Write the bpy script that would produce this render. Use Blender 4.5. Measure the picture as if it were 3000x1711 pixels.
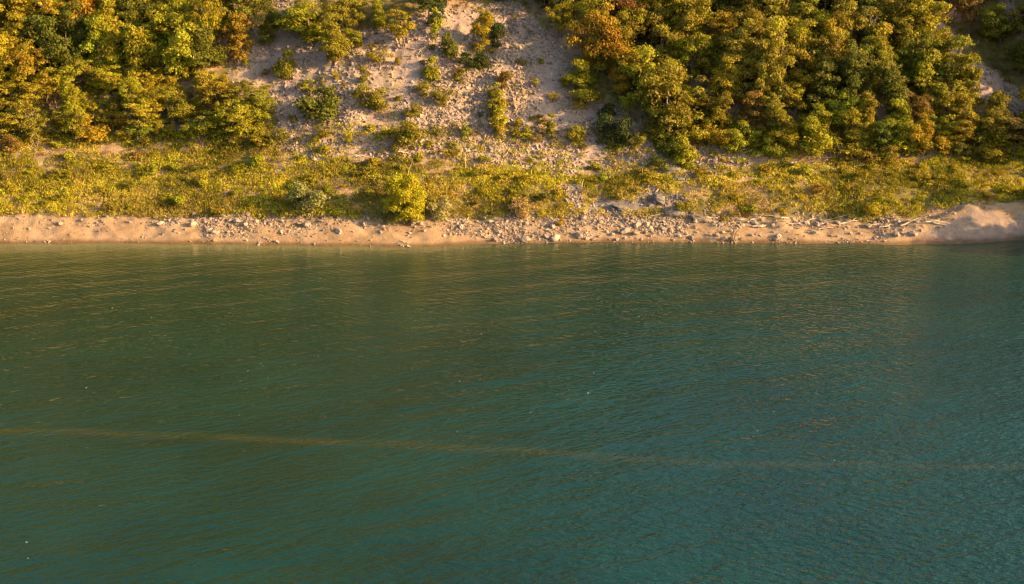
import bpy, math
import numpy as np
from mathutils import Vector
R = math.radians
for o in list(bpy.data.objects): bpy.data.objects.remove(o)
scn = bpy.context.scene
col = scn.collection

# ------------------------------------------------------------------ camera
CAM = np.array([0.0, 0.0, 35.0]); PITCH = R(17.69); HFOV = R(40.0)
cd = bpy.data.cameras.new('camera'); cam = bpy.data.objects.new('camera', cd); col.objects.link(cam)
cam.location = CAM; cam.rotation_euler = (math.pi/2 - PITCH, 0, 0)
cd.sensor_fit = 'HORIZONTAL'; cd.angle = HFOV; cd.clip_start = 0.5; cd.clip_end = 5000
scn.camera = cam
# ------------------------------------------------------------------ sky, sun, exposure
SUN_EL, SUN_AZ = R(19.0), R(17.0)         # azimuth: from +x (along the shore) turned towards the viewer
sdir = Vector((math.cos(SUN_EL)*math.cos(SUN_AZ), -math.cos(SUN_EL)*math.sin(SUN_AZ), math.sin(SUN_EL)))
w = bpy.data.worlds.new('World'); scn.world = w; w.use_nodes = True
wn = w.node_tree.nodes; bg = wn['Background']
sky = wn.new('ShaderNodeTexSky'); sky.sky_type = 'NISHITA'; sky.sun_disc = False
sky.sun_elevation = SUN_EL; sky.sun_rotation = math.atan2(sdir.x, sdir.y); sky.altitude = 400
sky.air_density = 1.0; sky.dust_density = 4.0
w.node_tree.links.new(sky.outputs[0], bg.inputs[0]); bg.inputs[1].default_value = 0.13
sl = bpy.data.lights.new('sun', 'SUN'); so = bpy.data.objects.new('sun', sl); col.objects.link(so)
sl.energy = 5.0; sl.angle = R(0.6); sl.color = (1.0, 0.645, 0.275)
so.rotation_euler = (-sdir).to_track_quat('-Z', 'Y').to_euler(); so.location = (60, 60, 60)
vs = scn.view_settings; vs.view_transform = 'Standard'; vs.look = 'None'; vs.gamma = 1; vs.exposure = 1.5
vs.use_curve_mapping = False
scn.render.engine = 'CYCLES'
scn.cycles.filter_width = 1.4; scn.cycles.max_bounces = 6; scn.cycles.transparent_max_bounces = 4

# ------------------------------------------------------------------ noise and terrain
_tab = np.random.RandomState(11).rand(256, 256)
def vnoise(x, y):
    xi = np.floor(x).astype(np.int64); yi = np.floor(y).astype(np.int64)
    fx = x-xi; fy = y-yi; fx = fx*fx*(3-2*fx); fy = fy*fy*(3-2*fy)
    a = _tab[xi & 255, yi & 255]; b = _tab[(xi+1) & 255, yi & 255]
    c = _tab[xi & 255, (yi+1) & 255]; d = _tab[(xi+1) & 255, (yi+1) & 255]
    return (a*(1-fx)+b*fx)*(1-fy)+(c*(1-fx)+d*fx)*fy - 0.5
def fbm(x, y, o=4):
    v = 0; a = 1.0
    for i in range(o):
        v = v + a*vnoise(x*2**i+17.3*i, y*2**i+5.1*i); a *= 0.5
    return v
def sstep(a, b, x):
    t = np.clip((x-a)/(b-a), 0, 1); return t*t*(3-2*t)

# picture measurements are taken in a 2553 x 1456 frame
FPX = 1276.5/math.tan(HFOV/2)
FW = np.array([0, math.cos(PITCH), -math.sin(PITCH)]); UP = np.array([0, math.sin(PITCH), math.cos(PITCH)])
def rays(u, v):
    u = np.asarray(u, float); v = np.asarray(v, float)
    d = np.stack([(u-1276.5)/FPX, 0*u, 0*u], -1) + FW + ((728-v)/FPX)[..., None]*UP
    return d/np.linalg.norm(d, axis=-1, keepdims=True)
def project(p):
    q = np.asarray(p, float)-CAM; dep = q@FW
    return 1276.5+FPX*q[..., 0]/dep, 728-FPX*(q@UP)/dep
_su = np.array([-900, -300, 0, 250, 500, 760, 1000, 1150, 1350, 1600, 1850, 2050, 2300, 2420, 2553, 2800, 3600], float)
_sv = np.array([600, 606, 608, 607, 609, 613, 615, 610, 606, 604, 606, 607, 609, 607, 600, 592, 580], float)
_d = rays(_su, _sv); _t = -CAM[2]/_d[:, 2]; _sx = _d[:, 0]*_t; _sy = _d[:, 1]*_t
_xx = np.linspace(_sx[0], _sx[-1], 1200); _yy = np.interp(_xx, _sx, _sy)
_k = np.hanning(25); _k /= _k.sum(); _yy = np.convolve(np.pad(_yy, 12, 'edge'), _k, 'valid')
def shore(x): return np.interp(x, _xx, _yy) - 8*sstep(51, 58, np.asarray(x, float)) + 0.55*fbm(np.asarray(x)*0.35, 0*np.asarray(x)+3.3, 4)  # low point past the right edge is added, to hold trees shading the mound
PA = ([-60, -12, 0, 4.2, 13, 30, 60, 130, 260, 420], [-18, -5, 0, 1.65, 6.2, 18.6, 42, 100, 205, 260])
PB = ([-60, -12, 0, 3.7, 4.1, 7.4, 10.6, 30, 60, 130, 260, 420], [-18, -5, 0, 1.25, 1.45, 3.95, 4.7, 18.6, 42, 100, 205, 260])
PC = ([-60, -12, 0, 1.0, 3.4, 4.4, 11, 30, 60, 130, 260, 420], [-18, -5, 0, 0.75, 2.55, 2.85, 5.6, 18.6, 42, 100, 205, 260])
def height(x, y):
    x = np.asarray(x, float); y = np.asarray(y, float)
    s = y-shore(x)
    a = np.interp(s, *PA); b = np.interp(s, *PB); c = np.interp(s, *PC)
    wb = sstep(-16, -3, x); wc = sstep(38.5, 43.5, x)
    h = (a*(1-wb)+b*wb)*(1-wc)+c*wc
    cap = 30 + 200*(1-sstep(-70, 36, x)) - 21*sstep(57, 72, x)      # the ridge drops towards the open valley
    h = np.where(h > cap*0.6, cap*0.6 + (cap*0.4)*(1-np.exp(-(h-cap*0.6)/(cap*0.4+1e-6))), h)
    up = sstep(0.3, 6, s)
    hi = sstep(9, 16, s)
    h = h + up*0.35*fbm(x*0.16, y*0.16, 3) + hi*1.3*fbm(x*0.07+9, y*0.05, 3) + hi*0.35*fbm(x*0.5+3, y*0.35, 3) + hi*0.28*fbm(x*0.9+13, y*0.9, 3)
    h = h + (0.12+0.10*up)*sstep(0, 1.2, s)*fbm(x*1.1, y*1.3, 4)
    h = h + 0.30*sstep(0.2, 1.5, s)*(1-sstep(4, 6, s))*fbm(x*0.55+s*0.5, s*0.25, 4)
    # rounded hump of bare rock at the water's edge near the bay
    h = h + 0.9*np.exp(-((x-38.6)/2.6)**2-((s-1.9)/1.3)**2)
    # gully
    h = h - 0.9*hi*np.exp(-((x-(61-0.72*(s-10)))/2.2)**2)
    return h
def ground(u, v):
    u = np.atleast_1d(np.asarray(u, float)); v = np.atleast_1d(np.asarray(v, float))
    d = rays(u, v); lo = np.full(len(u), 60.0); hi = np.full(len(u), 400.0); t = lo.copy(); done = np.zeros(len(u), bool)
    while t[0] < 399 and not done.all():
        p = CAM+d*t[:, None]; below = p[:, 2] < height(p[:, 0], p[:, 1])
        new = below & ~done; hi[new] = t[new]; lo[new] = t[new]-0.6; done |= below; t = t+0.6
    for _ in range(12):
        m = (lo+hi)/2; p = CAM+d*m[:, None]; b = p[:, 2] < height(p[:, 0], p[:, 1])
        hi = np.where(b, m, hi); lo = np.where(b, lo, m)
    p = CAM+d*hi[:, None]; p[:, 2] = height(p[:, 0], p[:, 1]); return p
def inpoly(px, py, poly):
    poly = np.asarray(poly); n = len(poly); ins = np.zeros(np.shape(px), bool); j = n-1
    for i in range(n):
        xi, yi = poly[i]; xj, yj = poly[j]
        c = ((yi > py) != (yj > py)) & (px < (xj-xi)*(py-yi)/(yj-yi+1e-12)+xi)
        ins ^= c; j = i
    return ins
def wpoly(pts):
    p = ground([a for a, b in pts], [b for a, b in pts]); return p[:, :2]
SCREE = [wpoly([(672,-60),(745,-60),(722,60),(860,62),(960,72),(1060,20),(1240,10),(1262,0),(1330,40),(1420,110),(1428,190),(1500,262),(1592,300),(1602,360),(1695,400),(1712,446),(1500,438),(1300,428),(1160,402),(1000,393),(880,402),(760,400),(690,372),(684,290),(578,236),(578,156),(625,130),(618,88),(690,60)]),
         wpoly([(1702,345),(1770,362),(1870,395),(1800,440),(1705,446)])]
GULLY = [wpoly([(2280,20),(2330,40),(2425,150),(2500,190),(2580,240),(2600,330),(2480,270),(2400,205),(2370,150)]),
         wpoly([(2480,-20),(2530,-20),(2560,60),(2530,70)])]
SPOTS = [wpoly([(290,248),(440,262),(470,312),(300,315)]), wpoly([(1590,470),(1690,476),(1730,535),(1600,520)]),
         wpoly([(1400,450),(1440,450),(1452,500),(1415,512)]), wpoly([(1480,500),(1600,490),(1600,525),(1440,530)]),
         wpoly([(2400,365),(2560,380),(2560,400),(2400,380)])]
DRY = [wpoly([(80,360),(420,352),(410,402),(250,410),(90,412)]), wpoly([(1760,395),(2400,375),(2500,400),(2000,415),(1780,440)]),
       wpoly([(700,300),(900,330),(1150,370),(1160,402),(880,405),(700,395)])]
MOUND = wpoly([(2310,570),(2400,532),(2420,518),(2700,505),(2700,640),(2290,640),(2270,600)])
def anyin(x, y, polys, wob=0.7):
    wx = x+wob*2*fbm(x*0.6, y*0.6, 3); wy = y+wob*2*fbm(x*0.6+40, y*0.6+7, 3)
    r = np.zeros(np.shape(x), bool)
    for p in polys: r |= inpoly(wx, wy, p)
    return r
def beach_edge(x): return 3.9+0.9*fbm(x*0.3+70, 0*x+1.5, 3)

# ------------------------------------------------------------------ materials
def mat(name):
    m = bpy.data.materials.new(name); m.use_nodes = True; nt = m.node_tree; nt.nodes.clear()
    return m, nt, (lambda t, **k: _node(nt, t, k)), nt.links.new
def _node(nt, t, k):
    n = nt.nodes.new(t)
    for a, b in k.items(): setattr(n, a, b)
    return n
def mixc(nt, fac, a, b, mode='MIX'):
    n = nt.nodes.new('ShaderNodeMix'); n.data_type = 'RGBA'; n.blend_type = mode
    for i, s in ((0, fac), (6, a), (7, b)):
        if hasattr(s, 'links'): nt.links.new(s, n.inputs[i])
        else: n.inputs[i].default_value = s if i == 0 else (*s[:3], 1)
    return n.outputs[2]
def noise(nt, co, scale, detail=4, rough=0.55):
    n = nt.nodes.new('ShaderNodeTexNoise'); n.inputs['Scale'].default_value = scale
    n.inputs['Detail'].default_value = detail; n.inputs['Roughness'].default_value = rough
    if co is not None: nt.links.new(co, n.inputs['Vector'])
    return n.outputs[0]
def ramp(nt, s, a, b, va=0.0, vb=1.0):
    n = nt.nodes.new('ShaderNodeMapRange'); nt.links.new(s, n.inputs[0])
    n.inputs[1].default_value = a; n.inputs[2].default_value = b; n.inputs[3].default_value = va; n.inputs[4].default_value = vb
    return n.outputs[0]
def attr(nt, name):
    n = nt.nodes.new('ShaderNodeAttribute'); n.attribute_name = name; return n

def leaf_material(name, from_object):
    m, nt, N, L = mat(name)
    out = N('ShaderNodeOutputMaterial')
    if from_object:
        oi = N('ShaderNodeObjectInfo'); base = oi.outputs['Color']
    else:
        base = attr(nt, 'col').outputs['Color']
    va = attr(nt, 'var').outputs['Fac']
    hs = N('ShaderNodeHueSaturation'); L(base, hs.inputs['Color'])
    L(ramp(nt, va, 0, 1, 0.484, 0.516), hs.inputs['Hue']); L(ramp(nt, va, 0, 1, 0.8, 1.25), hs.inputs['Value'])
    d = N('ShaderNodeBsdfPrincipled'); L(hs.outputs[0], d.inputs['Base Color'])
    d.inputs['Roughness'].default_value = 0.6; d.inputs['Specular IOR Level'].default_value = 0.1
    t = N('ShaderNodeBsdfTranslucent'); L(hs.outputs[0], t.inputs['Color'])
    mx = N('ShaderNodeMixShader'); mx.inputs[0].default_value = 0.30
    L(d.outputs[0], mx.inputs[1]); L(t.outputs[0], mx.inputs[2]); L(mx.outputs[0], out.inputs[0])
    return m
M = {}
M['leaf'] = leaf_material('foliage', True)
M['leafc'] = leaf_material('ground_foliage', False)

def simple_mat(name, c1, c2, scale, rough=0.9, bump=0.3, bscale=None, objrand=0.0):
    m, nt, N, L = mat(name)
    out = N('ShaderNodeOutputMaterial'); p = N('ShaderNodeBsdfPrincipled'); tc = N('ShaderNodeTexCoord')
    n = noise(nt, tc.outputs['Object'], scale, 5)
    c = mixc(nt, ramp(nt, n, 0.3, 0.7), c1, c2)
    if objrand:
        oi = N('ShaderNodeObjectInfo'); hs = N('ShaderNodeHueSaturation'); L(c, hs.inputs['Color'])
        L(ramp(nt, oi.outputs['Random'], 0, 1, 1-objrand, 1+objrand), hs.inputs['Value']); c = hs.outputs[0]
    L(c, p.inputs['Base Color']); p.inputs['Roughness'].default_value = rough; p.inputs['Specular IOR Level'].default_value = 0.2
    if bump:
        b = N('ShaderNodeBump'); b.inputs['Strength'].default_value = bump; b.inputs['Distance'].default_value = 0.05
        L(noise(nt, tc.outputs['Object'], bscale or scale*4, 5), b.inputs['Height']); L(b.outputs[0], p.inputs['Normal'])
    L(p.outputs[0], out.inputs[0]); return m
M['bark'] = simple_mat('bark', (0.09, 0.06, 0.04), (0.20, 0.15, 0.11), 6)
M['rock'] = simple_mat('limestone', (0.20, 0.15, 0.105), (0.34, 0.26, 0.18), 3.0, 0.9, 0.5, 12, 0.25)
M['shaded_greyrock'] = simple_mat('shaded_grey_bedrock', (0.085, 0.075, 0.066), (0.17, 0.148, 0.125), 2.0, 0.9, 0.5, 8)  # grey rock, its base colour darkened to carry the shade on the slabs
M['wood'] = simple_mat('bleached_wood', (0.36, 0.27, 0.18), (0.52, 0.41, 0.29), 5.0, 0.8, 0.3, 25, 0.2)
M['foam'] = simple_mat('white_fleck', (0.32, 0.34, 0.34), (0.5, 0.5, 0.5), 9.0, 0.5, 0)
M['stalk'] = simple_mat('dry_stalk', (0.42, 0.30, 0.14), (0.60, 0.46, 0.26), 5.0, 0.8, 0)

def stones_mat():
    m, nt, N, L = mat('loose_stones'); out = N('ShaderNodeOutputMaterial'); p = N('ShaderNodeBsdfPrincipled')
    v = attr(nt, 'var').outputs['Fac']
    c = mixc(nt, v, (0.18, 0.128, 0.09), (0.38, 0.28, 0.195)); L(c, p.inputs['Base Color'])
    p.inputs['Roughness'].default_value = 0.9; p.inputs['Specular IOR Level'].default_value = 0.2
    L(p.outputs[0], out.inputs[0]); return m
M['stones'] = stones_mat()

def terrain_mat():
    m, nt, N, L = mat('hillside'); out = N('ShaderNodeOutputMaterial'); p = N('ShaderNodeBsdfPrincipled')
    co = N('ShaderNodeNewGeometry').outputs['Position']
    big = noise(nt, co, 0.35, 5); mid = noise(nt, co, 1.6, 5, 0.6); fine = noise(nt, co, 7.0, 6, 0.7)
    vor = N('ShaderNodeTexVoronoi'); L(co, vor.inputs['Vector']); vor.inputs['Scale'].default_value = 6.0
    pat = nt.nodes.new('ShaderNodeSeparateColor'); L(vor.outputs['Color'], pat.inputs[0])
    soil = mixc(nt, ramp(nt, mid, 0.35, 0.65), (0.11, 0.088, 0.024), (0.20, 0.15, 0.045))
    dry = mixc(nt, ramp(nt, fine, 0.3, 0.7), (0.20, 0.12, 0.06), (0.36, 0.24, 0.14))
    scree = mixc(nt, ramp(nt, mid, 0.3, 0.7), (0.28, 0.197, 0.145), (0.37, 0.262, 0.195))
    scree = mixc(nt, ramp(nt, pat.outputs[0], 0, 1, 0, 0.45), scree, (0.20, 0.16, 0.13))
    grey = mixc(nt, ramp(nt, fine, 0.3, 0.7), (0.12, 0.10, 0.082), (0.20, 0.165, 0.135))  # bare grey patches, with the shade over them put into the colour
    sand = mixc(nt, ramp(nt, big, 0.35, 0.65), (0.27, 0.165, 0.08), (0.38, 0.25, 0.135))
    sand = mixc(nt, ramp(nt, fine, 0.42, 0.7, 0, 0.6), sand, (0.25, 0.17, 0.10))
    mound = mixc(nt, ramp(nt, mid, 0.3, 0.7), (0.19, 0.135, 0.098), (0.28, 0.205, 0.15))
    c = mixc(nt, attr(nt, 'dry').outputs['Fac'], soil, dry)
    c = mixc(nt, attr(nt, 'scree').outputs['Fac'], c, scree)
    c = mixc(nt, attr(nt, 'grey').outputs['Fac'], c, grey)
    c = mixc(nt, attr(nt, 'sand').outputs['Fac'], c, sand)
    c = mixc(nt, attr(nt, 'mound').outputs['Fac'], c, mound)
    wet = mixc(nt, 1.0, c, (0.45, 0.38, 0.32), 'MULTIPLY')
    c = mixc(nt, attr(nt, 'wet').outputs['Fac'], c, wet)
    L(c, p.inputs['Base Color']); p.inputs['Roughness'].default_value = 0.92; p.inputs['Specular IOR Level'].default_value = 0.15
    add = N('ShaderNodeMath', operation='ADD'); L(fine, add.inputs[0]); L(mid, add.inputs[1])
    b = N('ShaderNodeBump'); b.inputs['Strength'].default_value = 0.7; b.inputs['Distance'].default_value = 0.12
    L(add.outputs[0], b.inputs['Height']); L(b.outputs[0], p.inputs['Normal'])
    L(p.outputs[0], out.inputs[0]); return m
M['terrain'] = terrain_mat()

# ------------------------------------------------------------------ mesh helpers
def tag(o, label=None, cat=None, group=None, kind=None):
    if label: o['label'] = label
    if cat: o['category'] = cat
    if group: o['group'] = group
    if kind: o['kind'] = kind
    return o
def mesh_arrays(name, verts, faces, material, smooth=False, attrs=None):
    me = bpy.data.meshes.new(name); n, k = faces.shape
    me.vertices.add(len(verts)); me.vertices.foreach_set('co', np.asarray(verts, np.float32).ravel())
    me.loops.add(n*k); me.loops.foreach_set('vertex_index', faces.astype(np.int32).ravel())
    me.polygons.add(n); me.polygons.foreach_set('loop_start', np.arange(0, n*k, k, dtype=np.int32))
    me.polygons.foreach_set('use_smooth', np.full(n, smooth))
    me.update(calc_edges=True)
    for an, (typ, dom, arr) in (attrs or {}).items():
        at = me.attributes.new(an, typ, dom)
        at.data.foreach_set('color' if typ == 'FLOAT_COLOR' else 'value', np.asarray(arr, np.float32).ravel())
    me.materials.append(material); return me
def link(name, me, parent=None):
    o = bpy.data.objects.new(name, me); col.objects.link(o)
    if parent: o.parent = parent
    return o
def grid_faces(nx, ny):
    i = np.arange(nx*ny).reshape(nx, ny)
    return np.stack([i[:-1, :-1], i[1:, :-1], i[1:, 1:], i[:-1, 1:]], -1).reshape(-1, 4)
def unit(v): return v/(np.linalg.norm(v, axis=-1, keepdims=True)+1e-9)

# ------------------------------------------------------------------ hillside (one sheet)
def growing(a, b, step, f=1.12):
    r = [a]
    while r[-1] < b: r.append(r[-1]+step); step *= f
    return np.array(r)
gx = np.concatenate([-growing(58, 620, 0.5)[::-1], np.arange(-57.8, 60, 0.22), growing(60, 620, 0.5)])
gs = np.concatenate([-growing(1.0, 58, 0.5, 1.2)[::-1], np.arange(-0.8, 31, 0.17), growing(31, 415, 0.35, 1.09)])
X, S = np.meshgrid(gx, gs, indexing='ij'); Y = S+shore(X); Z = height(X, Y)
sc = anyin(X, Y, SCREE); gu = anyin(X, Y, GULLY, 0.5); sp = anyin(X, Y, SPOTS, 0.4); dr = anyin(X, Y, DRY, 0.8)
mo = anyin(X, Y, [MOUND], 0.25)
patchy = (fbm(X*0.45+5, Y*0.35, 4) > 0.12); pat = sstep(0.0, 0.35, fbm(X*0.4+5, Y*0.35, 4))
sand = (S < beach_edge(X)) & ~mo
hid = (1-sstep(0.1, 0.75, S-0.25*fbm(X*0.8, Y*0.8, 3)))*(S > -2)
fa = lambda a: ('FLOAT', 'POINT', a.astype(float).ravel())
me = mesh_arrays('hillside', np.stack([X, Y, Z], -1).reshape(-1, 3), grid_faces(len(gx), len(gs)), M['terrain'], True,
    {'scree': fa((sc | gu)*(1-0.55*pat*(~gu))), 'grey': fa(sp), 'dry': fa(dr | patchy), 'sand': fa(sand), 'mound': fa(mo), 'wet': fa(hid)})
tag(link('hillside', me), kind='structure')

# ------------------------------------------------------------------ lake
def water_mat():
    m, nt, N, L = mat('lake_water'); out = N('ShaderNodeOutputMaterial'); p = N('ShaderNodeBsdfPrincipled')
    co = N('ShaderNodeNewGeometry').outputs['Position']
    sh = attr(nt, 'shore').outputs['Fac']; film = attr(nt, 'film').outputs['Fac']; wind = attr(nt, 'wind').outputs['Fac']
    def mapped(rot, sx, sy):
        mp = N('ShaderNodeMapping'); L(co, mp.inputs[0]); mp.vector_type = 'TEXTURE'
        mp.inputs['Rotation'].default_value = (0, 0, R(rot)); mp.inputs['Scale'].default_value = (sx, sy, 1); return mp.outputs[0]
    n1 = noise(nt, mapped(33, 2.1, 0.58), 1.0, 3, 0.5)
    n2 = noise(nt, mapped(-24, 1.7, 0.45), 1.0, 3, 0.5)
    n3 = noise(nt, mapped(16, 0.70, 0.36), 1.0, 2, 0.5); n5 = noise(nt, mapped(-30, 0.9, 0.45), 1.0, 2, 0.5)
    n4 = noise(nt, mapped(20, 9, 2.6), 1.0, 2, 0.5)
    def mul(a, b):
        x = N('ShaderNodeMath', operation='MULTIPLY')
        for i, s in enumerate((a, b)):
            if hasattr(s, 'links'): L(s, x.inputs[i])
            else: x.inputs[i].default_value = s
        return x.outputs[0]
    def add(a, b):
        x = N('ShaderNodeMath', operation='ADD'); L(a, x.inputs[0]); L(b, x.inputs[1]); return x.outputs[0]
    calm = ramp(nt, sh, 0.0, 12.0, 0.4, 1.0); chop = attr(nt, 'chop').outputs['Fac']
    hgt = add(add(mul(n1, ramp(nt, sh, 8, 40, 0.03, 0.085)), mul(n2, ramp(nt, sh, 8, 40, 0.075, 0.03))), add(add(mul(n3, ramp(nt, chop, 0, 1, 0.055, 0.15)), mul(n5, ramp(nt, chop, 0, 1, 0.04, 0.125))), mul(n4, 0.25)))
    b = N('ShaderNodeBump'); b.inputs['Distance'].default_value = 1.0
    L(mul(calm, ramp(nt, wind, 0, 1, 0.75, 1.0)), b.inputs['Strength']); L(hgt, b.inputs['Height']); L(b.outputs[0], p.inputs['Normal'])
    lf = noise(nt, co, 0.09, 3)
    deep = mixc(nt, ramp(nt, lf, 0.35, 0.65), (0.0035, 0.024, 0.0155), (0.0045, 0.032, 0.021))
    c = mixc(nt, attr(nt, 'shallow').outputs['Fac'], mixc(nt, mul(ramp(nt, sh, 0.0, 34.0, 0.6, 0.0), ramp(nt, wind, 0, 1, 1.0, 0.25)), deep, (0.026, 0.035, 0.014)), (0.13, 0.125, 0.045))  # olive tint fading out from shore puts the hillside's reflection into the water colour
    c = mixc(nt, mul(film, ramp(nt, noise(nt, mapped(4, 2.5, 0.5), 1.0, 4, 0.7), 0.30, 0.56)), c, (0.040, 0.041, 0.010))
    L(c, p.inputs['Base Color']); p.inputs['Roughness'].default_value = 0.045; p.inputs['IOR'].default_value = 1.333
    L(p.outputs[0], out.inputs[0]); return m
M['water'] = water_mat()
wx = np.concatenate([-growing(64, 900, 2, 1.2)[::-1], np.arange(-63, 64, 1.0), growing(64, 900, 2, 1.2)])
wy = np.concatenate([-growing(0, 500, 4, 1.3)[::-1][:-1], np.arange(0, 56, 4.0), np.arange(56, 145, 0.4), growing(145, 420, 2, 1.2)])
WX, WY = np.meshgrid(wx, wy, indexing='ij')
fl = [(-400,1030),(0,1068),(260,1076),(520,1086),(800,1098),(1050,1106),(1300,1118),(1560,1138),(1850,1152),(2150,1155),(2350,1160),(2553,1158),(3100,1150)]
fd = rays([a for a, b in fl], [b for a, b in fl]); ft = -CAM[2]/fd[:, 2]; fxp = fd[:, 0]*ft; fyp = fd[:, 1]*ft
fy = np.interp(WX, fxp, fyp)+0.5*fbm(WX*0.25, WX*0+2, 3)
film = np.exp(-((WY-fy)/np.where(WY > fy, 0.25, 0.6))**2)*(0.75-0.3*sstep(-18, 22, WX))
wind = sstep(-30, 38, WX+(118-WY)*0.35-8+8*fbm(WX*0.06, WY*0.06, 3))
chopw = sstep(-12, 48, WX+(118-WY)*0.30-6+10*fbm(WX*0.07+3, WY*0.07, 3))**2
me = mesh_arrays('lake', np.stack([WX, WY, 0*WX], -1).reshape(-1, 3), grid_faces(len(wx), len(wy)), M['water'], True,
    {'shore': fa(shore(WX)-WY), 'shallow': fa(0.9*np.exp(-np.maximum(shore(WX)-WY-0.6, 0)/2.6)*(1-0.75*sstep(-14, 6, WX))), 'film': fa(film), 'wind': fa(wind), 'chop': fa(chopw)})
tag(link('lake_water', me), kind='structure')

# ------------------------------------------------------------------ foliage builders
def leaf_quads(c, n, size, rng, aspect=0.62):
    a = rng.normal(size=c.shape); t = unit(np.cross(n, a)); b = np.cross(n, t)
    s = size[:, None]
    v = np.stack([c+t*s, c+b*s*aspect, c-t*s, c-b*s*aspect], 1)
    return v.reshape(-1, 3)
def clump_leaves(rng, cen, rad, nl, leaf, out=1.3, squash=0.75):
    w_ = rad**2; w_ = w_/w_.sum(); idx = rng.choice(len(cen), nl, p=w_)
    d = unit(rng.normal(size=(nl, 3))); d[:, 2] = np.where(d[:, 2] < -0.3, -d[:, 2]*0.6, d[:, 2]); d = unit(d)
    r = rad[idx]*(0.45+0.6*rng.rand(nl)**0.5)*np.where(rng.rand(nl) < 0.13, 1.0+0.6*rng.rand(nl), 1.0)
    p = cen[idx]+d*r[:, None]*np.array([1, 1, squash])
    n = unit(d*out+rng.normal(size=(nl, 3))*0.75)
    size = leaf*(0.6+0.8*rng.rand(nl))
    return p, n, size, idx
def tube(pts, rads, k=5):
    pts = np.asarray(pts, float); V = []; F = []
    for i, p in enumerate(pts):
        d = unit(pts[min(i+1, len(pts)-1)]-pts[max(i-1, 0)]); a = unit(np.cross(d, [0.3, 1, 0.12])); b = np.cross(d, a)
        for j in range(k):
            q = 2*math.pi*j/k; V.append(p+rads[i]*(a*math.cos(q)+b*math.sin(q)))
    for i in range(len(pts)-1):
        for j in range(k):
            F.append((i*k+j, i*k+(j+1) % k, (i+1)*k+(j+1) % k, (i+1)*k+j))
    return np.array(V), np.array(F)
def join(parts):
    V = []; F = []; o = 0
    for v, f in parts: V.append(v); F.append(f+o); o += len(v)
    return np.concatenate(V), np.concatenate(F)
def plant(seed, H, W, base, shape, ncl, nleaf, leaf, clr, trunk_r, limbs=6, trunk_top=0.75, stems=1):
    """crown and trunk meshes of one plant, foot at the origin"""
    rng = np.random.RandomState(seed)
    z0 = base*H; ch = H-z0
    nlob = max(3, ncl//8); ld = unit(rng.normal(size=(nlob, 3)))*(0.25+0.45*rng.rand(nlob, 1)); ld[0] *= 0.2
    lr = 0.32+0.22*rng.rand(nlob); li = rng.randint(nlob, size=ncl)
    e_ = ld[li]+unit(rng.normal(size=(ncl, 3)))*lr[li][:, None]*(0.55+0.5*rng.rand(ncl, 1))
    rr = np.minimum(np.linalg.norm(e_, axis=1), 1.05); d = unit(e_)
    tz = 0.5+0.5*d[:, 2]*rr                                   # 0..1 up the crown
    if shape == 'dome': wide = np.where(tz < 0.35, 0.72+0.8*tz, 1.0)
    elif shape == 'cone': wide = 1.25*(1.02-tz)**0.8
    elif shape == 'column': wide = np.full(ncl, 1.0)
    elif shape == 'full':
        tz = rng.rand(ncl); rr = rng.rand(ncl)**0.5; a_ = rng.rand(ncl)*6.28; d = np.stack([np.cos(a_), np.sin(a_), 0*a_], -1); wide = np.sqrt(np.clip(1-0.75*(1.6*tz-0.6)**2, 0.1, 1))
    elif shape == 'vase': wide = 0.45+0.75*tz
    else: wide = np.full(ncl, 1.0)
    off = rng.normal(size=2)*W*0.06
    cen = np.stack([d[:, 0]*rr*wide*(W/2-clr*0.6)+off[0]*tz, d[:, 1]*rr*wide*(W/2-clr*0.6)+off[1]*tz, z0+clr*0.5+tz*(ch-clr*1.1)], -1)
    cen[:, 2] = np.interp(cen[:, 2], [cen[:, 2].min(), cen[:, 2].max()], [z0+clr*0.35, H-clr*0.65])
    ex = np.percentile(np.abs(cen[:, :2]), 93); cen[:, :2] *= (W/2-clr*0.6)/ex
    rad = clr*(0.42+0.95*rng.rand(ncl))
    p, n, s, idx = clump_leaves(rng, cen, rad, nleaf, leaf)
    p[:, 2] = np.maximum(p[:, 2], 0.03)
    var = np.clip(0.5+0.22*rng.normal(size=ncl)[idx]+0.16*rng.normal(size=nleaf), 0, 1)
    v = leaf_quads(p, n, s, rng)
    crown = mesh_arrays('crown', v, np.arange(len(v)).reshape(-1, 4), M['leaf'], False, {'var': ('FLOAT', 'FACE', var)})
    parts = []
    for st in range(stems):
        bx, by = (0, 0) if stems == 1 else rng.normal(size=2)*W*0.07
        top = np.array([off[0]+rng.normal()*W*0.05*stems, off[1]+rng.normal()*W*0.05*stems, z0+ch*trunk_top])
        pts = [np.array([bx, by, -0.25])]
        for k in range(1, 5):
            t = k/4; pts.append(np.array([bx, by, 0])*(1-t)+top*t+np.array([*(rng.normal(size=2)*0.03*H), 0]))
        parts.append(tube(pts, trunk_r*np.array([1.15, 1.0, 0.75, 0.5, 0.22])))
        for l in range(limbs):
            t = 0.3+0.6*rng.rand(); a = pts[1]*(1-t)+pts[-1]*t; e = cen[rng.randint(ncl)]
            m_ = (a+e)/2+np.array([0, 0, -0.06*H*rng.rand()])
            parts.append(tube([a, m_, e], trunk_r*np.array([0.45, 0.3, 0.1]), 4))
    tv, tf = join(parts)
    trunk = mesh_arrays('trunk', tv, tf, M['bark'], True)
    return dict(crown=crown, trunk=trunk, H=H, W=W)
K = {}
K['tree'] = [plant(100+i, 6.0, 4.6, 0.07, 'dome', 64, 10500, 0.110, 0.70, 0.13, 8) for i in range(7)]
K['tall'] = [plant(120+i, 7.0, 3.4, 0.06, 'column', 56, 9500, 0.110, 0.64, 0.12, 8) for i in range(4)]
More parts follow.
